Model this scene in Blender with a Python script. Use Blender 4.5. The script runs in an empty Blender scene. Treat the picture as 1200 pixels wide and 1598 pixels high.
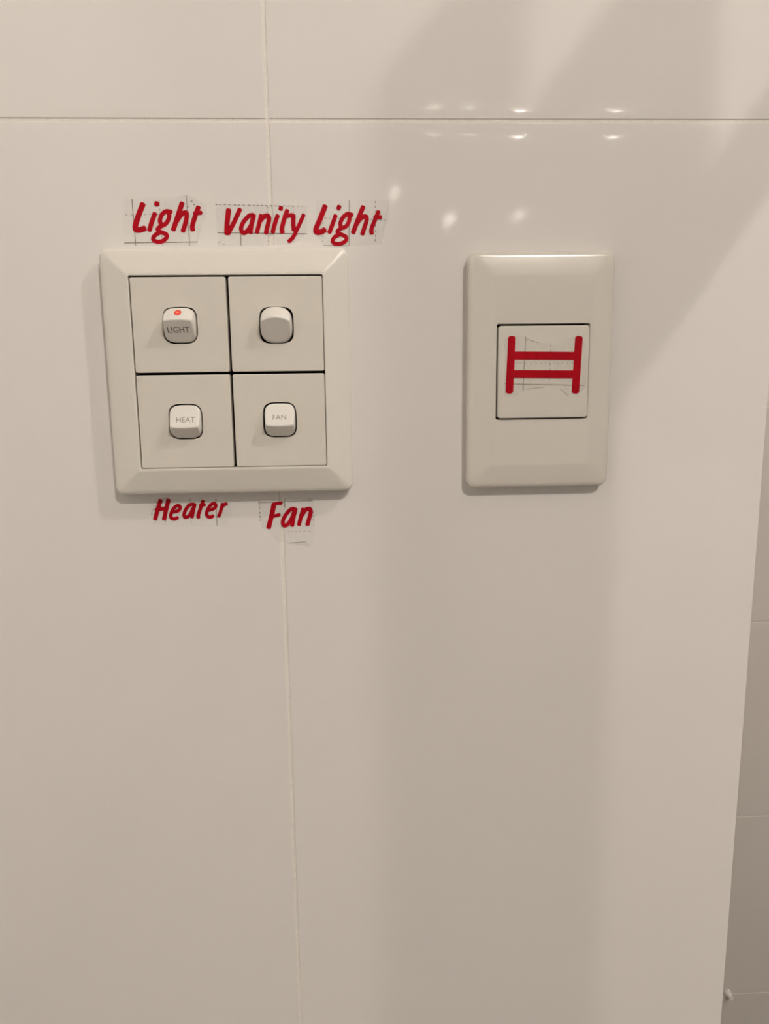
import bpy, bmesh, math, random
from mathutils import Vector

# ------------------------------------------------------------------ camera, light, exposure
ZO = 1.15                                    # height of the switch plate centre above the floor
sc = bpy.context.scene
COL = sc.collection
MM = 0.001

cam_data = bpy.data.cameras.new('camera')
cam = bpy.data.objects.new('camera', cam_data)
COL.objects.link(cam)
cam.location = (0.05667, -0.38885, ZO - 0.00083)
cam.rotation_euler = (1.392742, 0.012246, -0.047953)
cam_data.sensor_fit = 'HORIZONTAL'
cam_data.sensor_width = 36.0
cam_data.lens = 36.0
cam_data.clip_start = 0.01
sc.camera = cam

world = bpy.data.worlds.new('world')
sc.world = world
world.use_nodes = True
bgn = world.node_tree.nodes['Background']
bgn.inputs[0].default_value = (1.0, 0.86, 0.72, 1)
bgn.inputs[1].default_value = 0.02

sc.view_settings.view_transform = 'Standard'
sc.view_settings.look = 'None'
sc.view_settings.gamma = 1.0
sc.view_settings.use_curve_mapping = False
sc.view_settings.exposure = EXPOSURE = 0.87

CEIL = 2.37
WARM = (1.0, 0.915, 0.83)
# ceiling lamps: x, y, watts
LAMP_KEY = (0.60, -1.52, 27.0)
LAMP_NEAR = (1.00, -0.67, 12.5)
LAMP_FAR = [(0.92, -3.6, 0.40), (1.39, -3.6, 0.28), (0.49, -3.5, 0.03), (0.66, -3.5, 0.03)]
LAMP_R = 0.035

# ------------------------------------------------------------------ materials
MATS = {}
def mat(name, col, rough=0.4, spec=0.5, metal=0.0, noise=0.0, nscale=40.0, bump=0.0, bscale=300.0, emit=None, rvar=0.0, coat=0.0):
    m = bpy.data.materials.new(name); MATS[name] = m
    m.use_nodes = True
    nt = m.node_tree; b = nt.nodes['Principled BSDF']
    b.inputs['Base Color'].default_value = (*col, 1)
    b.inputs['Roughness'].default_value = rough
    b.inputs['Metallic'].default_value = metal
    b.inputs['Specular IOR Level'].default_value = spec
    b.inputs['Coat Weight'].default_value = coat
    tc = nt.nodes.new('ShaderNodeTexCoord')
    if noise > 0:
        n = nt.nodes.new('ShaderNodeTexNoise'); n.inputs['Scale'].default_value = nscale; n.inputs['Detail'].default_value = 4
        nt.links.new(tc.outputs['Object'], n.inputs['Vector'])
        r = nt.nodes.new('ShaderNodeValToRGB')
        r.color_ramp.elements[0].position = 0.3; r.color_ramp.elements[1].position = 0.7
        r.color_ramp.elements[0].color = (*[c * (1 - noise) for c in col], 1)
        r.color_ramp.elements[1].color = (*[min(1, c * (1 + noise)) for c in col], 1)
        nt.links.new(n.outputs['Fac'], r.inputs['Fac']); nt.links.new(r.outputs['Color'], b.inputs['Base Color'])
        if rvar > 0:
            mr = nt.nodes.new('ShaderNodeMapRange')
            mr.inputs['To Min'].default_value = rough - rvar; mr.inputs['To Max'].default_value = rough + rvar
            nt.links.new(n.outputs['Fac'], mr.inputs['Value']); nt.links.new(mr.outputs['Result'], b.inputs['Roughness'])
    if bump > 0:
        n2 = nt.nodes.new('ShaderNodeTexNoise'); n2.inputs['Scale'].default_value = bscale; n2.inputs['Detail'].default_value = 2
        nt.links.new(tc.outputs['Object'], n2.inputs['Vector'])
        bp = nt.nodes.new('ShaderNodeBump'); bp.inputs['Strength'].default_value = bump; bp.inputs['Distance'].default_value = 0.0005
        nt.links.new(n2.outputs['Fac'], bp.inputs['Height']); nt.links.new(bp.outputs['Normal'], b.inputs['Normal'])
    if emit:
        b.inputs['Emission Color'].default_value = (*emit[0], 1)
        b.inputs['Emission Strength'].default_value = emit[1]
    return m

mat('tile_glaze', (0.80, 0.775, 0.75), 0.055, 0.5, noise=0.006, nscale=9)
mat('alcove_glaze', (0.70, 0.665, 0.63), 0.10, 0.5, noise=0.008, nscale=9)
mat('grout', (0.84, 0.80, 0.75), 0.85, 0.2, noise=0.05, nscale=700, bump=0.3, bscale=2500)
mat('plate_plastic', (0.765, 0.735, 0.675), 0.32, 0.5, noise=0.005, nscale=60)
mat('gloss_plastic', (0.74, 0.705, 0.645), 0.17, 0.5, noise=0.005, nscale=60)
mat('insert_plastic', (0.71, 0.675, 0.61), 0.40, 0.45, noise=0.012, nscale=130)
mat('rocker_plastic', (0.79, 0.76, 0.715), 0.30, 0.5, noise=0.012, nscale=200)
mat('dark_cavity', (0.020, 0.014, 0.010), 0.8, 0.1)
mat('engraving', (0.13, 0.11, 0.10), 0.6, 0.3, noise=0.12, nscale=3000)
mat('engraving_pale', (0.29, 0.26, 0.23), 0.6, 0.3, noise=0.12, nscale=3000)
mat('red_lens', (0.62, 0.055, 0.03), 0.3, 0.5, noise=0.05, nscale=900, emit=((1.0, 0.08, 0.03), 0.10))
mat('red_lens_core', (0.75, 0.20, 0.13), 0.3, 0.5, noise=0.05, nscale=900, emit=((1.0, 0.16, 0.09), 0.16))
mat('red_vinyl', (0.42, 0.0008, 0.010), 0.55, 0.12, noise=0.10, nscale=400)
mat('grid_ink', (0.26, 0.235, 0.21), 0.8, 0.1, noise=0.35, nscale=900)
mat('floor_tile', (0.22, 0.205, 0.185), 0.35, 0.4, noise=0.08, nscale=8)
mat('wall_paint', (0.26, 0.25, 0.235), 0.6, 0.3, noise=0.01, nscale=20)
mat('ceiling_paint', (0.47, 0.455, 0.43), 0.8, 0.2, noise=0.01, nscale=20)
mat('white_lacquer', (0.85, 0.83, 0.79), 0.3, 0.5, noise=0.01, nscale=10)
mat('bench_stone', (0.75, 0.72, 0.68), 0.15, 0.5, noise=0.06, nscale=60)
mat('chrome', (0.75, 0.74, 0.72), 0.12, 0.5, metal=1.0, noise=0.02, nscale=60)
mat('strip_cotton', (0.30, 0.27, 0.25), 0.95, 0.1, noise=0.12, nscale=300, bump=0.8, bscale=900)
mat('lamp_lens', (0.9, 0.85, 0.78), 0.4, 0.3, noise=0.01, nscale=50, emit=(WARM, 6.0))
mat('globe_glass', (0.9, 0.85, 0.78), 0.4, 0.3, noise=0.01, nscale=50, emit=(WARM, 9.0))
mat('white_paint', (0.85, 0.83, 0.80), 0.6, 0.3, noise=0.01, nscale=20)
mat('door_paint', (0.50, 0.46, 0.42), 0.4, 0.4, noise=0.02, nscale=12)

def film_material():
    m = bpy.data.materials.new('clear_film'); MATS['clear_film'] = m
    m.use_nodes = True
    nt = m.node_tree; b = nt.nodes['Principled BSDF']; out = nt.nodes['Material Output']
    b.inputs['Base Color'].default_value = (0.80, 0.79, 0.75, 1); b.inputs['Roughness'].default_value = 0.25
    tr = nt.nodes.new('ShaderNodeBsdfTransparent'); tr.inputs[0].default_value = (1, 1, 1, 1)
    mx = nt.nodes.new('ShaderNodeMixShader')
    tc = nt.nodes.new('ShaderNodeTexCoord'); n = nt.nodes.new('ShaderNodeTexNoise'); n.inputs['Scale'].default_value = 350
    mr = nt.nodes.new('ShaderNodeMapRange'); mr.inputs['To Min'].default_value = 0.02; mr.inputs['To Max'].default_value = 0.16
    nt.links.new(tc.outputs['Object'], n.inputs['Vector']); nt.links.new(n.outputs['Fac'], mr.inputs['Value'])
    nt.links.new(mr.outputs['Result'], mx.inputs[0])
    nt.links.new(tr.outputs[0], mx.inputs[1]); nt.links.new(b.outputs[0], mx.inputs[2])
    nt.links.new(mx.outputs[0], out.inputs[0])
film_material()

# ------------------------------------------------------------------ helpers
def link(name, mesh, m, parent=None, loc=(0, 0, 0), smooth=None):
    o = bpy.data.objects.new(name, mesh); COL.objects.link(o)
    if m and not mesh.materials: mesh.materials.append(MATS[m])
    if parent: o.parent = parent
    o.location = loc
    if smooth is not None:
        for p in mesh.polygons: p.use_smooth = True
        if smooth < 180: mesh.set_sharp_from_angle(angle=math.radians(smooth))
    return o

def bm_mesh(name, bm, recalc=True):
    if recalc: bmesh.ops.recalc_face_normals(bm, faces=bm.faces[:])
    me = bpy.data.meshes.new(name); bm.to_mesh(me); bm.free(); return me

def empty(name, loc, label=None, cat=None, group=None):
    o = bpy.data.objects.new(name, None); COL.objects.link(o); o.location = loc; o.empty_display_size = 0.02
    tag(o, label, cat, group); return o

def tag(o, label=None, cat=None, group=None, kind=None):
    if label: o['label'] = label
    if cat: o['category'] = cat
    if group: o['group'] = group
    if kind: o['kind'] = kind
    return o

def add_box(bm, x0, x1, y0, y1, z0, z1, bev=0.0):
    r = bmesh.ops.create_cube(bm, size=1.0)
    for v in r['verts']:
        v.co = Vector((x0 + (v.co.x + .5) * (x1 - x0), y0 + (v.co.y + .5) * (y1 - y0), z0 + (v.co.z + .5) * (z1 - z0)))
    if bev > 0:
        es = list({e for v in r['verts'] for e in v.link_edges})
        bmesh.ops.bevel(bm, geom=es, offset=bev, segments=2, affect='EDGES', profile=0.5)

def box(name, x0, x1, y0, y1, z0, z1, m, parent=None, bev=0.0):
    bm = bmesh.new(); add_box(bm, x0, x1, y0, y1, z0, z1, bev)
    return link(name, bm_mesh(name, bm), m, parent)

def add_cyl(bm, a, b, r, n=20, r2=None):
    a, b = Vector(a), Vector(b); r2 = r if r2 is None else r2
    d = (b - a).normalized(); u = d.orthogonal().normalized(); w = d.cross(u)
    A = [bm.verts.new(a + (u * math.cos(t) + w * math.sin(t)) * r) for t in [2 * math.pi * k / n for k in range(n)]]
    B = [bm.verts.new(b + (u * math.cos(t) + w * math.sin(t)) * r2) for t in [2 * math.pi * k / n for k in range(n)]]
    for k in range(n): bm.faces.new((A[k], A[(k + 1) % n], B[(k + 1) % n], B[k]))
    bm.faces.new(A); bm.faces.new(B)

def add_lathe(bm, prof, c=(0, 0, 0), n=32):
    rings = []
    for r, z in prof:
        if r < 1e-6: rings.append([bm.verts.new((c[0], c[1], c[2] + z))])
        else: rings.append([bm.verts.new((c[0] + r * math.cos(2 * math.pi * k / n), c[1] + r * math.sin(2 * math.pi * k / n), c[2] + z)) for k in range(n)])
    for A, B in zip(rings, rings[1:]):
        for k in range(n):
            j = (k + 1) % n
            if len(A) == 1 and len(B) == 1: continue
            if len(A) == 1: bm.faces.new((A[0], B[j], B[k]))
            elif len(B) == 1: bm.faces.new((A[k], A[j], B[0]))
            else: bm.faces.new((A[k], A[j], B[j], B[k]))

# loops: lists of (x, z, h) in millimetres on the wall, h = height out of the wall
Q = 24
def rrect(x0, x1, z0, z1, r, h):
    cx, cz, a, b = (x0 + x1) / 2, (z0 + z1) / 2, (x1 - x0) / 2, (z1 - z0) / 2
    q1 = []
    k1 = Q // 4; k2 = Q // 2
    for k in range(k1): q1.append((a, (b - r) * k / k1))
    for k in range(k2): t = math.pi / 2 * k / k2; q1.append((a - r + r * math.cos(t), b - r + r * math.sin(t)))
    for k in range(k1): q1.append(((a - r) * (1 - k / k1), b))
    q2 = []
    for k in range(k1): q2.append((-(a - r) * k / k1, b))
    for k in range(k2): t = math.pi / 2 * (1 + k / k2); q2.append((-a + r + r * math.cos(t), b - r + r * math.sin(t)))
    for k in range(k1): q2.append((-a, (b - r) * (1 - k / k1)))
    pts = q1 + q2; pts += [(-x, -z) for x, z in pts]
    return [(cx + x, cz + z, h) for x, z in pts]

def squircle(cx, cz, a, b, n, h):
    out = []
    for k in range(4 * Q):
        t = 2 * math.pi * k / (4 * Q); c, s = math.cos(t), math.sin(t)
        # superellipse sampled by polar angle
        rr = (abs(c) ** n + abs(s) ** n) ** (-1 / n)
        out.append((cx + a * rr * c, cz + b * rr * s, h))
    return out

def round_loops(keys, steps=4):
    """keys: (loop, radius); corners of the profile are rounded by the radius (mm)"""
    out = []
    for i, (lp, r) in enumerate(keys):
        if r <= 0 or i in (0, len(keys) - 1): out.append(lp); continue
        P, N = keys[i - 1][0], keys[i + 1][0]
        rows = [[] for _ in range(steps + 1)]
        for p, a, b in zip(lp, P, N):
            p, a, b = Vector(p), Vector(a), Vector(b)
            va, vb = a - p, b - p
            s = p + va * min(0.48, r / max(va.length, 1e-6)); e = p + vb * min(0.48, r / max(vb.length, 1e-6))
            for k in range(steps + 1):
                t = k / steps; rows[k].append(tuple(s * (1 - t) ** 2 + p * (2 * t * (1 - t)) + e * t * t))
        out += rows
    return out

def loft(name, loops, m, parent, cap_last=True, cap_first=True, smooth=40, org=(0, 0)):
    bm = bmesh.new()
    V = [[bm.verts.new(((x - org[0]) * MM, -h * MM, (z - org[1]) * MM)) for x, z, h in lp] for lp in loops]
    n = len(V[0])
    for A, B in zip(V, V[1:]):
        for k in range(n): bm.faces.new((A[k], A[(k + 1) % n], B[(k + 1) % n], B[k]))
    if cap_first: bm.faces.new(V[0])
    if cap_last: bm.faces.new(V[-1])
    return link(name, bm_mesh(name, bm), m, parent, smooth=smooth)

# ------------------------------------------------------------------ the room
XL, XR, YB, XC, YA = -0.62, 1.70, -4.30, 0.272, 0.63    # left wall, right wall, far wall, free corner, alcove back
JX, JZ = 0.0218, ZO + 0.1166                            # the crossing of the joints beside the switches
JW = 0.0019

def drop(e, L, s0):
    d = 0.0
    if e < 0.15: d += 0.08 * (1 - e / 0.15) ** 2
    if e < L: d += s0 * (L - e) ** 2 / (2 * L)
    return d

def tile_mesh(name, w, h, Lt=7.4, Lb=4.8, Ls=5, st_=0.045, sb=0.032, s0=0.02, thick=2.0):
    """glazed tile with softly falling edges, front at y = 0, origin at its lower left corner; mm"""
    st = [0, .05, .1, .15, .5, .9, 1.6, 2.4, 3.2, 4, 4.8, 5.5, 6.2, 7, 8, 9, 10, 12]
    xs = st + [w - e for e in reversed(st)]; zs = st + [h - e for e in reversed(st)]
    bm = bmesh.new(); G = []
    for z in zs:
        row = []
        for x in xs:
            d = drop(x, Ls, s0) + drop(w - x, Ls, s0) + drop(z, Lb, sb) + drop(h - z, Lt, st_)
            row.append(bm.verts.new((x * MM, min(d, thick) * MM, z * MM)))
        G.append(row)
    for a in range(len(zs) - 1):
        for b in range(len(xs) - 1): bm.faces.new((G[a][b], G[a][b + 1], G[a + 1][b + 1], G[a + 1][b]))
    ring = G[0] + [r[-1] for r in G[1:]] + G[-1][-2::-1] + [r[0] for r in G[-2:0:-1]]
    back = [bm.verts.new((v.co.x, thick * MM, v.co.z)) for v in ring]
    for k in range(len(ring)):
        j = (k + 1) % len(ring); bm.faces.new((ring[j], ring[k], back[k], back[j]))
    bm.faces.new(back)
    return bm_mesh(name, bm)

def spans(lo, hi, joint, size):
    """clear spans of tiles between lo and hi with a joint at `joint`"""
    p = size + JW; k = math.floor((lo - joint) / p); out = []
    while True:
        a = joint + k * p + JW / 2; b = a + size
        if a > hi - 0.02: break
        a2, b2 = max(a, lo), min(b, hi)
        if b2 - a2 > 0.02: out.append((a2, b2))
        k += 1
    return out

def tile_wall(root, xr, zr, jx, jz, tw, th, m, y=0.0):
    cache = {}
    for (z0, z1) in spans(*zr, jz, th):
        for (x0, x1) in spans(*xr, jx, tw):
            key = (round(x1 - x0, 4), round(z1 - z0, 4))
            if key not in cache: cache[key] = tile_mesh('tile', key[0] * 1000, key[1] * 1000)
            link('tile', cache[key], m, root, (x0, y, z0), smooth=30)

wf = box('wall_front', XL, XC - 0.0006, 0.00045, YA - 0.002, 0, CEIL, 'grout')
tag(wf, 'glossy white tiled wall carrying the switches', kind='structure')
tile_wall(wf, (XL, XC), (0.002, CEIL - 0.001), JX, JZ, 0.300, 0.600, 'tile_glaze')
wa = box('wall_alcove', XC - 0.05, XR, YA + 0.0011, YA + 0.10, 0, CEIL, 'grout')
tag(wa, 'shaded tiled wall set back behind the free corner', kind='structure')
tile_wall(wa, (XC, XR), (0.002, CEIL - 0.001), XC + 0.15, ZO - 0.052, 0.600, 0.300, 'alcove_glaze', YA)
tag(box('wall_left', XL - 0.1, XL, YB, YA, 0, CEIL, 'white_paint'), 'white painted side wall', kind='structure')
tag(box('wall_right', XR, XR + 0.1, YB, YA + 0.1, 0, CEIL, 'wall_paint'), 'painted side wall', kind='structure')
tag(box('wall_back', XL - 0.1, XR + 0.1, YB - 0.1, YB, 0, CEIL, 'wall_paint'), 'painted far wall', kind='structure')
tag(box('floor', XL - 0.1, XR + 0.1, YB - 0.1, YA + 0.1, -0.1, 0, 'floor_tile'), 'grey floor', kind='structure')
tag(box('ceiling', XL - 0.1, XR + 0.1, YB - 0.1, YA + 0.1, CEIL, CEIL + 0.1, 'ceiling_paint'), 'white ceiling', kind='structure')
# door in the far wall
dr = box('door_1', -0.50, 0.30, YB, YB + 0.03, 0.0, 2.04, 'door_paint', bev=0.003); tag(dr, 'painted flush door', kind='structure')
bm = bmesh.new()
add_box(bm, -0.58, -0.50, YB, YB + 0.045, 0, 2.12); add_box(bm, 0.30, 0.38, YB, YB + 0.045, 0, 2.12); add_box(bm, -0.50, 0.30, YB, YB + 0.045, 2.04, 2.12)
link('door_frame', bm_mesh('door_frame', bm), 'white_lacquer', dr)
bm = bmesh.new(); add_cyl(bm, (0.24, YB + 0.03, 1.0), (0.24, YB + 0.075, 1.0), 0.012); add_cyl(bm, (0.245, YB + 0.075, 1.0), (0.13, YB + 0.075, 1.0), 0.009)
link('door_handle', bm_mesh('door_handle', bm), 'chrome', dr, smooth=40)

# ------------------------------------------------------------------ lamps
def downlight(x, y, watts, label, r=LAMP_R):
    t = empty('downlight', (x, y, CEIL), label, 'ceiling lamp', 'recessed ceiling lamps')
    bm = bmesh.new(); add_lathe(bm, [(0.038, 0), (0.038, -0.004), (0.046, -0.006), (0.052, -0.004), (0.054, 0)])
    link('trim_ring', bm_mesh('trim_ring', bm), 'white_lacquer', t, smooth=40)
    bm = bmesh.new(); add_lathe(bm, [(0, -0.003), (0.038, -0.003), (0.038, 0)])
    link('lens', bm_mesh('lens', bm), 'lamp_lens', t, smooth=40)
    ld = bpy.data.lights.new('lamp_light', 'POINT'); ld.energy = watts; ld.color = WARM; ld.shadow_soft_size = r
    lo = bpy.data.objects.new('lamp_light', ld); COL.objects.link(lo); lo.parent = t; lo.location = (0, 0, -0.05)
downlight(*LAMP_KEY, 'round ceiling lamp in the middle of the room', 0.012)
downlight(*LAMP_NEAR, 'round ceiling lamp closest to the tiled wall', 0.008)
for (x, y, w), lab in zip(LAMP_FAR, ['round ceiling lamp of the far row, second from the right wall', 'round ceiling lamp of the far row beside the right wall',
                                     'small dim ceiling lamp at the left end of the far group', 'small dim ceiling lamp beside the far row']):
    downlight(x, y, w, lab, 0.013)
for (x, z, k) in [(0.351, 1.017, 0.8), (0.664, 0.869, 1.0), (1.062, 0.886, 0.85)]:
    lab = {0.8: 'highest globe lamp on the far wall', 1.0: 'middle globe lamp on the far wall', 0.85: 'globe lamp on the far wall nearest the right wall'}[k]
    t = empty('globe_lamp', (x, YB, ZO + z), lab, 'wall lamp', 'globe lamps on the far wall')
    bm = bmesh.new(); add_cyl(bm, (0, 0, 0), (0, 0.012, 0), 0.035); add_cyl(bm, (0, 0.01, 0), (0, 0.075, 0), 0.008)
    link('bracket', bm_mesh('bracket', bm), 'chrome', t, smooth=40)
    bm = bmesh.new(); bmesh.ops.create_uvsphere(bm, u_segments=24, v_segments=14, radius=0.022 * k)
    link('globe', bm_mesh('globe', bm), 'globe_glass', t, (0, 0.1, 0), smooth=180)

# ------------------------------------------------------------------ unseen ladder and added cloth strip that cast the shadow bands (above and right of the frame)
RX = 0.50
def rail(y_out, y_in, rungs, strip_z, ty0, ty1):
    t = empty('towel_ladder', (RX, (y_out + y_in) / 2, 0), 'unseen freestanding towel ladder, its chrome rungs set to cast shadow bands', 'towel rail')
    for y in (y_out, y_in):
        bm = bmesh.new(); add_box(bm, -0.006, 0.006, -0.0125, 0.0125, 0.0, ZO + rungs[0][0] + rungs[0][1], 0.003)
        link('upright', bm_mesh('upright', bm), 'chrome', t, (0, y - t.location.y, 0))
        bm = bmesh.new(); add_box(bm, -0.14, 0.14, -0.02, 0.02, 0, 0.012, 0.003)
        link('foot', bm_mesh('foot', bm), 'chrome', t, (0, y - t.location.y, 0))
    half = abs(y_out - y_in) / 2 - 0.015
    for z, rr in rungs:
        bm = bmesh.new(); add_cyl(bm, (0, -half, 0), (0, half, 0), rr, 24)
        link('rung', bm_mesh('rung', bm), 'chrome', t, (0, 0, ZO + z), smooth=40)
    # narrow cloth strip added over a rung to shade the right switch plate
    prof = []; r = 0.0116; n = 12; L1 = 0.62; th = 0.0022
    outer = [(-r - th, -L1)] + [((r + th) * math.cos(math.pi - math.pi * k / n), (r + th) * math.sin(math.pi - math.pi * k / n)) for k in range(n + 1)] + [(r + th, -0.07)]
    inner = [(-r, -L1)] + [(r * math.cos(math.pi - math.pi * k / n), r * math.sin(math.pi - math.pi * k / n)) for k in range(n + 1)] + [(r, -0.07)]
    bm = bmesh.new(); A = []
    for y in (ty0 - t.location.y, ty1 - t.location.y):
        A.append([[bm.verts.new((x, y, z)) for x, z in outer], [bm.verts.new((x, y, z)) for x, z in inner]])
    for k in range(len(outer) - 1):
        for s in (0, 1): bm.faces.new((A[0][s][k], A[0][s][k + 1], A[1][s][k + 1], A[1][s][k]))
        for e in (0, 1): bm.faces.new((A[e][0][k], A[e][0][k + 1], A[e][1][k + 1], A[e][1][k]))
    for k in (0, -1): bm.faces.new((A[0][0][k], A[1][0][k], A[1][1][k], A[0][1][k]))
    tw = link('shade_strip', bm_mesh('shade_strip', bm), 'strip_cotton', None, (RX, t.location.y, ZO + strip_z), smooth=50)
    tag(tw, 'unseen brown cloth strip added on the ladder to shade the right switch plate', 'shadow blocker')
rail(-0.2945, 0.16, [(0.597, 0.0090), (0.535, 0.0100), (0.450, 0.0108), (0.02, 0.011), (-0.30, 0.011), (-0.60, 0.011), (-0.90, 0.011)], 0.535, -0.2805, -0.244)

# white cabinet further back in the room
vt = empty('vanity_cabinet', (0.95, -2.38, 0), 'white two door vanity cabinet with pale stone top', 'cabinet')
bm = bmesh.new(); add_box(bm, -0.50, 0.50, -0.25, 0.22, 0.10, 0.76, 0.002); add_box(bm, -0.47, 0.47, -0.24, 0.17, 0.0, 0.10)
link('body', bm_mesh('body', bm), 'white_lacquer', vt)
for s in (-1, 1):
    d = box('door', min(s * 0.003, s * 0.497), max(s * 0.003, s * 0.497), 0.22, 0.238, 0.11, 0.75, 'white_lacquer', vt, 0.002)
    bm = bmesh.new(); add_cyl(bm, (s * 0.05, 0.238, 0.62), (s * 0.05, 0.262, 0.62), 0.008); link('knob', bm_mesh('knob', bm), 'chrome', d, smooth=40)
box('benchtop', -0.52, 0.52, -0.26, 0.255, 0.76, 0.80, 'bench_stone', vt, 0.003)
bm = bmesh.new(); add_lathe(bm, [(0.0, 0.005), (0.12, 0.006), (0.17, 0.05), (0.20, 0.13), (0.207, 0.133), (0.213, 0.13), (0.185, 0.04), (0.13, 0.0), (0, 0)])
link('basin', bm_mesh('basin', bm), 'white_lacquer', vt, (0, 0, 0.80), smooth=50)

# ------------------------------------------------------------------ the four-switch panel
HF = 11.0          # height of the switch faces out of the wall
HR = 9.0           # height of the rim
sp = empty('switch_panel', (0, 0, ZO), 'square cream plastic wall plate with four rocker switches', 'switch panel')
RIM = 7.2
frame_keys = [(rrect(-58.5, 58.5, -58.5, 58.5, 4.5, 0.0), 0), (rrect(-58.5, 58.5, -58.5, 58.5, 4.5, RIM), 2.2),
              (rrect(-56.9, 56.9, -56.9, 56.9, 2.2, RIM + 1.1), 1.5),
              (rrect(-45.6, 47.2, -46.2, 46.8, 0.8, HF + 0.5), 0.7),
              (rrect(-44.5, 46.1, -45.1, 45.7, 0.9, HF + 0.5), 0.25),
              (rrect(-44.5, 46.1, -45.1, 45.7, 0.9, 2.0), 0)]
loft('cover_frame', round_loops(frame_keys), 'plate_plastic', sp, cap_last=False, smooth=35)
loft('backing', [rrect(-44.6, 46.2, -45.2, 45.8, 0.9, 0.5), rrect(-44.6, 46.2, -45.2, 45.8, 0.9, 2.2)], 'dark_cavity', sp)

def smin(a, b, k):
    h = max(0.0, min(1.0, 0.5 + 0.5 * (b - a) / k)); return b * (1 - h) + a * h - k * h * (1 - h)

def rocker_h(w, b, up, hr, hend, hmin, wr, k=0.6, u=0.0, cv=0.9):
    """profile of a rocker face: w up the wall, ridge at wr*b (up: above the middle)"""
    s = w if up else -w
    low = hr + (s - wr * b) * (hr - hmin) / (b * (1 + wr))
    high = hr - (s - wr * b) * (hr - hend) / (b * (1 - wr)) - cv * u * u
    return smin(low, high, k)

def rocker(parent, cx, cz, a, b, n, up, hr, hend, hmin, wr, edge=0.7, ew=0.11, m='rocker_plastic', k=0.6, cv=0.9):
    rings = [1.0, .985, .96, .93, .90, .87, .84, .80, .75, .70, .65, .60, .55, .50, .45, .40, .35, .30, .25, .2, .15, .1, .05]
    loops = [squircle(cx, cz, a, b, n, HF - 4.0)]
    for f in rings:
        lp = []
        for x, z, _ in squircle(cx, cz, a * f, b * f, n * f + 2.4 * (1 - f), 0):
            e = max(0.0, (f - (1 - ew)) / ew)
            h = rocker_h(z - cz, b, up, hr, hend, hmin, wr, k, (x - cx) / a, cv) - edge * (1 - math.sqrt(max(0, 1 - e * e)))
            lp.append((cx + (x - cx) * (1 - 0.017 * max(0, h)), z, HF + h))
        loops.append(lp)
    return loft('rocker', loops, m, parent, smooth=60)

def font_text(name, txt, cx, cz, width, height, hfun, m, parent, lift=0.03, thin=0.0):
    cu = bpy.data.curves.new(name, 'FONT'); cu.body = txt; cu.size = 1.0; cu.resolution_u = 3; cu.offset = thin
    o = bpy.data.objects.new(name, cu); COL.objects.link(o)
    dg = bpy.context.evaluated_depsgraph_get(); me = bpy.data.meshes.new_from_object(o.evaluated_get(dg))
    bpy.data.objects.remove(o)
    xs = [v.co.x for v in me.vertices]; ys = [v.co.y for v in me.vertices]
    for v in me.vertices:
        x = cx + ((v.co.x - min(xs)) / (max(xs) - min(xs)) - .5) * width
        z = cz + ((v.co.y - min(ys)) / (max(ys) - min(ys)) - .5) * height
        v.co = (x * MM, -(hfun(x, z) + lift) * MM, z * MM)
    me.update(); me.materials.clear()
    for p in me.polygons: p.material_index = 0
    return link(name, me, m, parent)

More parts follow.
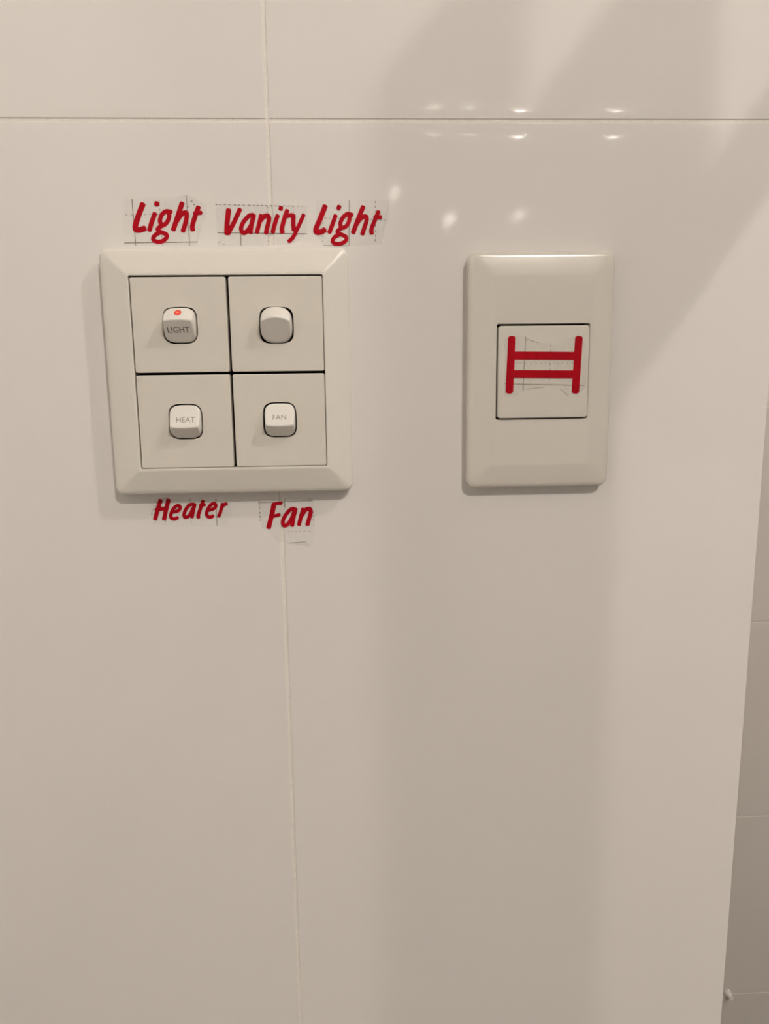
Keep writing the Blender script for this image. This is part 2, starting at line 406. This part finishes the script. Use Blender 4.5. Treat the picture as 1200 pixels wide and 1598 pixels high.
XI = [(-44.2 + 0.25, 0.45), (1.75, 45.9 - 0.1)]
ZI = [(0.95, 45.5 - 0.55), (-44.9 + 0.05, -0.25)]
ROCK = {(0, 0): (-21.7, 22.8), (1, 0): (23.6, 22.5), (0, 1): (-21.7, -22.55), (1, 1): (23.6, -22.35)}
OA, OB = 8.15, 8.5
for (ci, ri), (rx, rz) in ROCK.items():
    x0, x1 = XI[ci]; z0, z1 = ZI[ri]
    key = [(rrect(x0, x1, z0, z1, 0.9, 4.0), 0), (rrect(x0, x1, z0, z1, 0.9, HF), 0.45), (rrect(x0 + 1.2, x1 - 1.2, z0 + 1.2, z1 - 1.2, 0.9, HF), 0),
           (squircle(rx, rz, OA + 0.5, OB + 0.5, 3.9, HF), 0), (squircle(rx, rz, OA, OB, 3.9, HF), 0.22), (squircle(rx, rz, OA, OB, 3.9, HF - 4.0), 0)]
    ins = loft('switch_insert', round_loops(key), 'insert_plastic', sp, cap_first=False, cap_last=False, smooth=35)
    ra, rb = OA - 0.66, OB - 0.6
    if (ci, ri) == (0, 0):
        tag(ins, 'switch insert whose rocker has a red indicator')
        rocker(ins, rx + 0.15, rz, ra, rb, 3.9, True, 7.4, 1.6, 0.2, 0.30)
        hf = lambda x, z, rz=rz: HF + rocker_h(z - rz, OB - 0.6, True, 7.4, 1.6, 0.2, 0.30)
        font_text('lettering', 'LIGHT', -21.75, 20.5, 10.2, 2.6, hf, 'engraving', ins, thin=0.006)
        for nm, r1, mm_, dz in (('indicator_lamp', 1.7, 'red_lens', 0.0), ('indicator_core', 0.9, 'red_lens_core', 0.12)):
            bm = bmesh.new(); c0 = (-21.65, 28.35); nn = 20
            top = [bm.verts.new(((c0[0] + r1 * math.cos(2 * math.pi * k / nn)) * MM, 0, (c0[1] + r1 * 0.80 * math.sin(2 * math.pi * k / nn)) * MM)) for k in range(nn)]
            ctr = bm.verts.new((c0[0] * MM, 0, c0[1] * MM))
            for v in top: v.co.y = -(hf(0, v.co.z / MM) + 0.04 + dz) * MM
            ctr.co.y = -(hf(0, c0[1]) + 0.35 + dz) * MM
            for k in range(nn): bm.faces.new((top[k], top[(k + 1) % nn], ctr))
            link(nm, bm_mesh(nm, bm), mm_, ins, smooth=180)
    elif (ci, ri) == (1, 0):
        tag(ins, 'switch insert with a plain rounded rocker')
        rocker(ins, rx, rz, ra + 0.2, rb + 0.4, 2.75, True, 8.2, 2.6, 1.0, 0.40, edge=1.0, ew=0.12, cv=3.2)
    else:
        lab = 'HEAT' if ci == 0 else 'FAN'
        tag(ins, 'switch insert marked ' + lab)
        rocker(ins, rx + 0.15, rz, ra, rb, 3.9, False, 5.8, 0.4, 0.5, 0.34)
        hf = lambda x, z, rz=rz: HF + rocker_h(z - rz, OB - 0.6, False, 5.8, 0.4, 0.5, 0.34)
        if ci == 0: font_text('lettering', 'HEAT', -20.9, -21.35, 8.8, 2.5, hf, 'engraving_pale', ins)
        else: font_text('lettering', 'FAN', 23.75, -20.8, 6.4, 2.3, hf, 'engraving_pale', ins)
        # small moulded bar on the lower flank
        bm = bmesh.new()
        for zz, ww in ((rz - 6.0, 2.2), (rz - 6.9, 2.0)):
            pts = [(rx - ww, zz - .16), (rx + ww, zz - .16), (rx + ww, zz + .16), (rx - ww, zz + .16)]
            A = [bm.verts.new((x * MM, -(hf(x, z) + .10) * MM, z * MM)) for x, z in pts]; B = [bm.verts.new((x * MM, -(hf(x, z) - .2) * MM, z * MM)) for x, z in pts]
            bm.faces.new(A); bm.faces.new(B)
            for k in range(4): bm.faces.new((A[k], A[(k + 1) % 4], B[(k + 1) % 4], B[k]))
        link('moulded_bar', bm_mesh('moulded_bar', bm), 'rocker_plastic', ins)

# ------------------------------------------------------------------ the towel rail switch
CX2 = 151.9
rs = empty('towel_rail_switch', (0, 0, ZO), 'upright cream wall plate with one large square rocker', 'switch')
H2 = 9.4
X0, X1, Z0, Z1 = 116.0, 187.75, -58.4, 56.5
keys2 = [(rrect(X0, X1, Z0, Z1, 4.5, 0.0), 0), (rrect(X0, X1, Z0, Z1, 4.5, 6.4), 1.5), (rrect(X0 + 1.8, X1 - 1.8, Z0 + 1.8, Z1 - 1.8, 3.6, 7.75), 1.3),
         (rrect(128.2, 176.9, -46.6, 45.0, 1.0, H2), 0.9), (rrect(129.6, 175.5, -23.9, 22.2, 0.9, H2), 0.25), (rrect(129.6, 175.5, -23.9, 22.2, 0.9, 1.2), 0)]
loft('cover_plate', round_loops(keys2), 'gloss_plastic', rs, cap_last=False, smooth=35)
loft('backing', [rrect(129.5, 175.6, -24, 22.3, 0.9, 0.4), rrect(129.5, 175.6, -24, 22.3, 0.9, 1.4)], 'dark_cavity', rs)
def tilt(z): return 10.6 + (-z - 0.85) * 0.012
def tilted(lp, extra): return [(x, z, tilt(z) + extra) for x, z, h in lp]
rk = [(rrect(130.3, 175.05, -23.25, 21.2, 1.5, 3.0), 0), (tilted(rrect(130.3, 175.05, -23.25, 21.2, 1.5, 0), 0.0), 0.55),
      (tilted(rrect(132, 173.4, -21.6, 19.6, 1.5, 0), 0.0), 0)]
loft('rocker', round_loops(rk), 'insert_plastic', rs, smooth=35)

# white stud added to stand in for a glint low on the set-back wall, right behind the free corner
st = empty('glint_stud', (0.6285, YA, ZO - 0.955), 'tiny white stud added for a glint low on the set back wall at the corner', 'glint stand-in')
bm = bmesh.new(); add_cyl(bm, (0, 0, 0), (0, -0.012, 0), 0.0045, 20, 0.0035)
link('head', bm_mesh('head', bm), 'white_lacquer', st, smooth=40)
bm = bmesh.new(); add_cyl(bm, (0, 0, 0), (0, -0.003, 0), 0.0055, 20)
link('flange', bm_mesh('flange', bm), 'white_lacquer', st, smooth=40)

STROKES = {
  'light1': {"L":[[[[-37.99,79.71],[-40.4,74.57],[-42.22,69.88],[-42.15,68.14],[-40.55,67.87],[-37.69,68.59]],2.19]],"i":[[[[-32.65,75.45],[-34.41,71.48],[-35.92,67.42]],1.84],[[[-31.41,80.27],[-31.8,78.84]],1.95]],"g":[[[[-24.82,75.79],[-27.23,76.23],[-29.18,75.08],[-30.46,72.73],[-30.38,70.92],[-29.12,70.08],[-27.35,71.27],[-26.19,73.62],[-26.22,75.61]],1.68],[[[-29.12,70.01],[-31.27,68.86],[-31.9,67.84],[-30.27,66.74],[-28.06,65.82],[-27.96,64.37],[-29.96,62.73],[-32.62,62.49],[-34.32,63.55],[-33.38,65.3],[-30.83,66.82]],1.64]],"h":[[[[-19.64,80.1],[-21.66,75.06],[-24.67,67.63]],1.95],[[[-22.93,71.44],[-20.36,74.76],[-18.17,75.59],[-17.88,73.96],[-18.84,70.34],[-20.17,67.0]],1.8]],"t":[[[[-12.06,78.28],[-13.79,74.31],[-15.45,69.6],[-15.38,67.49]],1.88],[[[-14.49,75.22],[-10.78,75.57]],1.56]]},
  'vanity': {"V":[[[[2.03,77.05],[1.01,70.63],[0.62,65.71]],2.03],[[[7.42,77.22],[4.62,71.71],[1.12,65.82]],1.8]],"a":[[[[13.67,74.41],[11.37,73.94],[8.7,71.15],[7.5,68.24],[8.48,66.3],[10.51,67.31],[12.54,70.23],[13.76,73.86]],1.72],[[[13.86,74.59],[12.39,69.5],[11.87,66.14]],1.8]],"n":[[[[17.36,74.51],[16.03,69.85],[14.89,66.27]],1.72],[[[16.71,71.67],[18.58,73.67],[20.6,73.92],[20.92,72.2],[19.9,68.56],[19.23,65.93]],1.8]],"i":[[[[25.19,74.34],[23.59,70.19],[22.45,66.32]],1.72],[[[26.89,78.11],[26.57,76.73]],1.72]],"t":[[[[29.84,76.65],[28.04,72.0],[26.96,68.35],[27.11,66.22]],1.8],[[[27.91,73.53],[30.21,74.11],[32.32,74.32]],1.64]],"y":[[[[32.67,74.46],[32.46,70.52],[32.66,67.23]],1.8],[[[37.56,74.59],[34.82,69.05],[32.18,64.29],[29.88,62.17]],1.56]]},
  'light2': {"L":[[[[47.99,78.57],[45.34,72.49],[43.27,68.1],[43.46,66.56],[45.3,66.55],[47.71,67.61]],2.11]],"i":[[[[52.83,74.26],[51.03,69.73],[49.52,66.13]],1.72],[[[54.69,78.48],[54.12,76.95]],1.72]],"g":[[[[60.93,74.23],[58.48,74.75],[56.3,73.19],[55.01,70.63],[55.35,68.79],[56.89,68.68],[58.58,70.25],[59.48,72.99],[58.93,74.46]],1.64],[[[56.12,68.61],[53.86,67.33],[53.57,66.34],[55.66,65.23],[57.57,64.19],[57.22,62.34],[54.8,61.17],[52.29,61.18],[51.04,62.37],[52.09,64.21],[54.43,65.38]],1.56]],"h":[[[[66.15,78.23],[63.51,72.25],[60.92,66.01]],1.88],[[[62.61,69.87],[64.86,72.79],[67.19,73.63],[67.66,72.05],[66.52,68.57],[65.39,65.33]],1.72]],"t":[[[[73.46,76.02],[71.59,71.86],[69.91,67.82],[70.03,65.54]],1.72],[[[71.15,73.03],[74.7,73.31]],1.56]]},
  'heater': {"H":[[[[-38.7,-62.18],[-40.64,-67.57],[-42.2,-72.41]],1.8],[[[-34.77,-62.13],[-36.43,-67.66],[-37.7,-72.51]],1.8],[[[-41.63,-67.38],[-38.67,-66.87],[-35.73,-66.64]],1.64]],"e":[[[[-33.29,-68.75],[-30.3,-67.99],[-29.2,-66.36],[-30.27,-65.31],[-32.44,-66.71],[-34.07,-69.77],[-33.87,-71.76],[-32.37,-72.21],[-30.63,-71.5]],1.48]],"a":[[[[-22.08,-64.86],[-24.39,-65.14],[-26.45,-67.45],[-27.49,-70.12],[-26.85,-71.58],[-24.81,-70.46],[-23.03,-67.52],[-21.97,-65.07]],1.48],[[[-21.78,-64.58],[-22.9,-68.76],[-23.63,-71.73]],1.56]],"t":[[[[-17.51,-63.02],[-19.11,-67.19],[-20.44,-70.89],[-19.93,-71.89]],1.56],[[[-19.42,-65.61],[-16.58,-65.18]],1.33]],"e2":[[[[-15.12,-68.1],[-12.42,-67.33],[-11.21,-65.78],[-12.2,-64.65],[-14.28,-65.84],[-15.97,-68.91],[-15.84,-70.98],[-14.26,-71.68],[-12.72,-70.84]],1.48]],"r":[[[[-7.77,-64.74],[-9.11,-69.05],[-10.13,-71.6]],1.48],[[[-8.48,-67.0],[-7.2,-65.45],[-5.55,-64.91]],1.48]]},
  'fan': {"F":[[[[18.01,-65.88],[16.95,-70.68],[14.87,-77.98]],2.06],[[[17.29,-65.87],[19.59,-65.25],[22.13,-65.2]],1.44],[[[16.02,-71.99],[18.71,-71.55],[20.94,-71.09]],1.44]],"a":[[[[28.61,-68.09],[26.3,-68.71],[23.76,-71.49],[22.35,-74.63],[22.86,-76.81],[24.74,-76.18],[26.8,-73.22],[28.41,-69.25]],1.69],[[[29.1,-68.0],[27.8,-72.91],[27.0,-77.17]],1.75]],"n":[[[[32.91,-68.18],[31.45,-72.98],[30.42,-76.81]],1.75],[[[32.15,-71.66],[33.97,-68.97],[36.11,-68.41],[36.64,-70.09],[35.69,-73.74],[34.68,-76.9]],1.81]]},
  'rail': {"post":[[[[136.89,15.73],[135.92,-10.6]],3.75]],"post2":[[[[169.79,15.4],[168.75,-11.04]],3.75]],"rung":[[[[137.19,7.02],[169.13,6.48]],3.98]],"rung2":[[[[136.63,-1.8],[168.94,-2.34]],3.89]]},
}
FILMS = {
  'light1': [[-46.7,81.78],[-44.06,82.24],[-24.61,82.27],[-17.6,83.51],[-14.83,82.61],[-8.44,78.99],[-8.69,74.3],[-10.98,70.31],[-13.03,67.41],[-13.71,60.64],[-48.29,60.55]],
  'vanity': [[-4.17,79.27],[20.5,79.0],[39.32,78.44],[38.79,67.2],[37.17,64.27],[31.29,60.8],[-3.91,60.34]],
  'light2': [[43.59,81.04],[59.45,81.15],[78.64,80.9],[78.55,72.2],[75.0,67.06],[74.54,60.78],[58.64,60.12],[46.48,60.36],[43.16,65.72]],
  'heater': [[-41.75,-61.79],[-44.21,-68.73],[-43.4,-74.87],[-25.32,-75.85],[-5.09,-76.41],[-3.31,-64.42],[-10.85,-61.79],[-24.51,-61.52]],
  'fan': [[10.1,-63.08],[37.9,-62.97],[38.61,-72.47],[38.0,-82.19],[36.02,-88.22],[34.6,-85.99],[24.72,-86.44],[19.17,-85.64],[16.02,-82.03],[11.28,-77.9]],
  'rail': [[133.29,14.95],[140.06,16.92],[150.03,12.96],[157.6,11.97],[169.74,16.86],[173.72,11.34],[174.17,-8.55],[169.29,-13.16],[164.97,-12.63],[161.04,-9.07],[153.38,-8.04],[144.84,-9.33],[137.77,-12.73],[133.49,-12.67]],
}
LINES = {
  'light1': [[[[-43.09,81.77],[-42.74,60.67]],0.42,0],[[[-30.37,81.2],[-30.09,60.61]],0.3,1],[[[-17.6,83.4],[-17.2,60.66]],0.36,0],[[[-48.04,61.97],[-13.62,62.29]],0.42,0],[[[-46.46,74.7],[-24.31,74.88]],0.35,1],[[[-15.69,80.74],[-14.76,80.52]],0.6,0],[[[-14.44,79.55],[-13.99,78.9]],0.7,0],[[[-17.33,78.37],[-17.1,77.75]],0.7,0]],
  'vanity': [[[[-4.1,79.16],[39.13,78.33]],0.42,1],[[[-3.91,66.46],[38.75,65.74]],0.4,0],[[[7.21,65.86],[7.08,60.54]],0.45,0],[[[32.72,78.46],[32.57,62.08]],0.3,1],[[[20.48,78.56],[20.24,60.67]],0.25,1],[[[-3.63,62.06],[0.11,60.69]],0.3,1]],
  'light2': [[[[59.45,81.01],[58.95,60.19]],0.36,0],[[[71.91,80.62],[71.63,61.09]],0.45,1],[[[46.43,73.03],[46.24,61.28]],0.3,1],[[[47.39,72.96],[77.0,72.02]],0.3,1],[[[46.68,60.39],[58.64,60.15]],0.36,0]],
  'heater': [[[[-36.04,-61.29],[-36.96,-74.89]],0.3,1],[[[-24.05,-61.94],[-24.01,-75.59]],0.4,1],[[[-11.11,-62.2],[-11.16,-76.07]],0.4,0],[[[-40.65,-63.25],[-44.34,-70.8]],0.3,1],[[[-37.76,-61.87],[-35.32,-61.3]],0.5,1]],
  'fan': [[[[10.09,-64.79],[37.8,-64.2]],0.36,0],[[[10.58,-63.25],[10.91,-75.05]],0.5,1],[[[23.41,-63.01],[23.58,-67.49]],0.5,0],[[[36.15,-63.43],[36.1,-63.1]],0.6,0],[[[37.86,-69.78],[38.15,-77.14]],0.3,1],[[[24.62,-79.87],[36.42,-80.13]],0.25,1],[[[24.73,-86.1],[33.95,-85.64]],0.3,0]],
  'rail': [[[[143.6,15.98],[142.71,-10.0]],0.36,0],[[[156.09,12.07],[155.48,-6.53]],0.36,1],[[[133.53,-6.39],[173.19,-7.74]],0.3,0],[[[138.9,3.37],[167.34,3.04]],0.2,1],[[[144.34,14.75],[150.03,12.96]],0.2,0],[[[144.84,-9.23],[153.38,-8.13]],0.22,0],[[[161.04,-9.17],[164.96,-12.53]],0.22,0]],
}

# ------------------------------------------------------------------ red vinyl lettering on clear grid film, measured on the wall in mm
def catmull(pts, n=6):
    if len(pts) < 3: return pts
    P = [pts[0]] + pts + [pts[-1]]; out = []
    for i in range(1, len(P) - 2):
        p0, p1, p2, p3 = P[i - 1], P[i], P[i + 1], P[i + 2]
        for k in range(n):
            t = k / n
            out.append(tuple(0.5 * (2 * p1[j] + (p2[j] - p0[j]) * t + (2 * p0[j] - 5 * p1[j] + 4 * p2[j] - p3[j]) * t * t + (3 * p1[j] - p0[j] - 3 * p2[j] + p3[j]) * t ** 3) for j in (0, 1)))
    out.append(P[-2]); return out

def add_poly(bm, pts, h0, h1):
    """extruded outline (x, z in mm) from height h0 to h1"""
    A = [bm.verts.new((x * MM, -h1 * MM, z * MM)) for x, z in pts]; B = [bm.verts.new((x * MM, -h0 * MM, z * MM)) for x, z in pts]
    n = len(pts)
    for k in range(n): bm.faces.new((A[k], A[(k + 1) % n], B[(k + 1) % n], B[k]))
    return A, B

def add_ribbon(bm, pts, w, h0, h1, hf=None, cap=True, smooth=True):
    pts = catmull([tuple(p) for p in pts]) if smooth else [tuple(p) for p in pts]
    if cap and len(pts) >= 2:                       # the traced ends are close to the ends of the stroke
        pass
    n = len(pts); Lf, Rt = [], []
    for i, p in enumerate(pts):
        a = pts[max(0, i - 1)]; b = pts[min(n - 1, i + 1)]
        d = Vector((b[0] - a[0], b[1] - a[1])).normalized(); nn = Vector((-d.y, d.x)) * (w / 2)
        Lf.append((p[0] + nn.x, p[1] + nn.y)); Rt.append((p[0] - nn.x, p[1] - nn.y))
    def mk(p, top, rise=0.0): 
        base = hf(*p) if hf else 0.0
        return bm.verts.new((p[0] * MM, -(base + (h1 + rise if top else h0)) * MM, p[1] * MM))
    T = [(mk(l, 1, 0.05 * i / n), mk(r, 1, 0.05 * i / n)) for i, (l, r) in enumerate(zip(Lf, Rt))]; B = [(mk(l, 0), mk(r, 0)) for l, r in zip(Lf, Rt)]
    for i in range(n - 1):
        bm.faces.new((T[i][0], T[i][1], T[i + 1][1], T[i + 1][0]))
        bm.faces.new((T[i][0], T[i + 1][0], B[i + 1][0], B[i][0])); bm.faces.new((T[i][1], B[i][1], B[i + 1][1], T[i + 1][1]))
    # rounded ends
    for i, j in ((0, 1), (n - 1, n - 2)):
        d = Vector((pts[i][0] - pts[j][0], pts[i][1] - pts[j][1])).normalized(); nn = Vector((-d.y, d.x))
        q = 0.55 if cap else 0.0
        first, last = (T[i][1], T[i][0]) if i == 0 else (T[i][0], T[i][1])
        arc = []
        for k in range(1, 6):
            t = math.pi * k / 6
            if cap:
                v = Vector(pts[i]) + nn * (w / 2 * math.cos(t)) + d * (w / 2 * q * math.sin(t))
                arc.append((v.x, v.y))
        tv = [mk(p, 1) for p in arc]; bv = [mk(p, 0) for p in arc]
        # nn at t=0 is left of the outward direction
        start = T[i][1] if i == 0 else T[i][0]; sb = B[i][1] if i == 0 else B[i][0]
        end = T[i][0] if i == 0 else T[i][1]; eb = B[i][0] if i == 0 else B[i][1]
        loop = [start] + tv + [end]; lb = [sb] + bv + [eb]
        if len(loop) > 2: bm.faces.new(loop)
        for k in range(len(loop) - 1): bm.faces.new((loop[k], loop[k + 1], lb[k + 1], lb[k]))

def sticker(key, name, label, hf=None, base=0.0, parent=None, film_h=0.05):
    if parent is None:
        xs = [p[0] for p in FILMS[key]]; zs = [p[1] for p in FILMS[key]]
        t = empty(name, (0, 0, ZO), label, 'sticker', 'red lettering stickers')
    else: t = parent
    hz = (lambda x, z: base + (hf(x, z) if hf else 0.0))
    bm = bmesh.new(); pts = FILMS[key]; n = len(pts)
    A = [bm.verts.new((x * MM, -(hz(x, z) + film_h) * MM, z * MM)) for x, z in pts]; B = [bm.verts.new((x * MM, -(hz(x, z) + 0.01) * MM, z * MM)) for x, z in pts]
    f = bm.faces.new(A); bmesh.ops.triangulate(bm, faces=[f])
    for k in range(n): bm.faces.new((A[k], A[(k + 1) % n], B[(k + 1) % n], B[k]))
    film = link('film', bm_mesh('film', bm), 'clear_film', t); tag(film, 'clear film with a printed grid')
    bm = bmesh.new(); rnd = random.Random(key)
    for pts, w, dash in LINES[key]:
        a, b = Vector(pts[0]), Vector(pts[1]); L = (b - a).length
        if not dash: segs = [(0, 1)]
        else:
            segs = []; s = 0.0
            while s < L:
                e = min(L, s + rnd.uniform(0.7, 1.3)); segs.append((s / L, e / L)); s = e + rnd.uniform(0.7, 1.6)
        for s, e in segs:
            if e - s < 1e-4: continue
            add_ribbon(bm, [tuple(a.lerp(b, s)), tuple(a.lerp(b, e))], w * (0.8 if dash else 0.9), 0.04, film_h + 0.02, hz, cap=False, smooth=False)
    g = link('printed_grid', bm_mesh('printed_grid', bm), 'grid_ink', film); tag(g, kind='stuff')
    for letter, strokes in STROKES[key].items():
        bm = bmesh.new()
        for i, (pts, w) in enumerate(strokes):
            w *= 1.0 if key == 'rail' else 1.2
            pts = [Vector(p) for p in pts]
            # pull the ends back by the rounded cap
            q = 0.55 * w / 2 * 0.6
            if len(pts) > 1:
                d0 = (pts[1] - pts[0]).normalized(); d1 = (pts[-2] - pts[-1]).normalized()
                if (pts[1] - pts[0]).length > 2 * q: pts[0] = pts[0] + d0 * q * 0.5
                if (pts[-2] - pts[-1]).length > 2 * q: pts[-1] = pts[-1] + d1 * q * 0.5
            add_ribbon(bm, [tuple(p) for p in pts], w, film_h, film_h + 0.10 + 0.05 * i, hz, cap=(key != 'rail' or 'post' in letter), smooth=True)
        o = link('rail_bar' if key == 'rail' else 'letter', bm_mesh('letter', bm), 'red_vinyl', t if parent is None else parent)
    return t

sticker('light1', 'word_sticker', 'red word Light alone on clear grid film above the upper left of the switch panel')
sticker('vanity', 'word_sticker', 'red word Vanity on clear grid film above the switch panel')
sticker('light2', 'word_sticker', 'red word Light following Vanity on film at the panel\'s upper right corner')
sticker('heater', 'word_sticker', 'red word Heater on clear film just below the switch panel')
sticker('fan', 'word_sticker', 'red word Fan on torn clear film below the switch panel')
pic = empty('pictogram_sticker', (0, 0, ZO), 'red ladder pictogram on clear film stuck to the large square rocker', 'sticker', 'red lettering stickers')
sticker('rail', '', '', hf=lambda x, z: tilt(z), parent=pic)
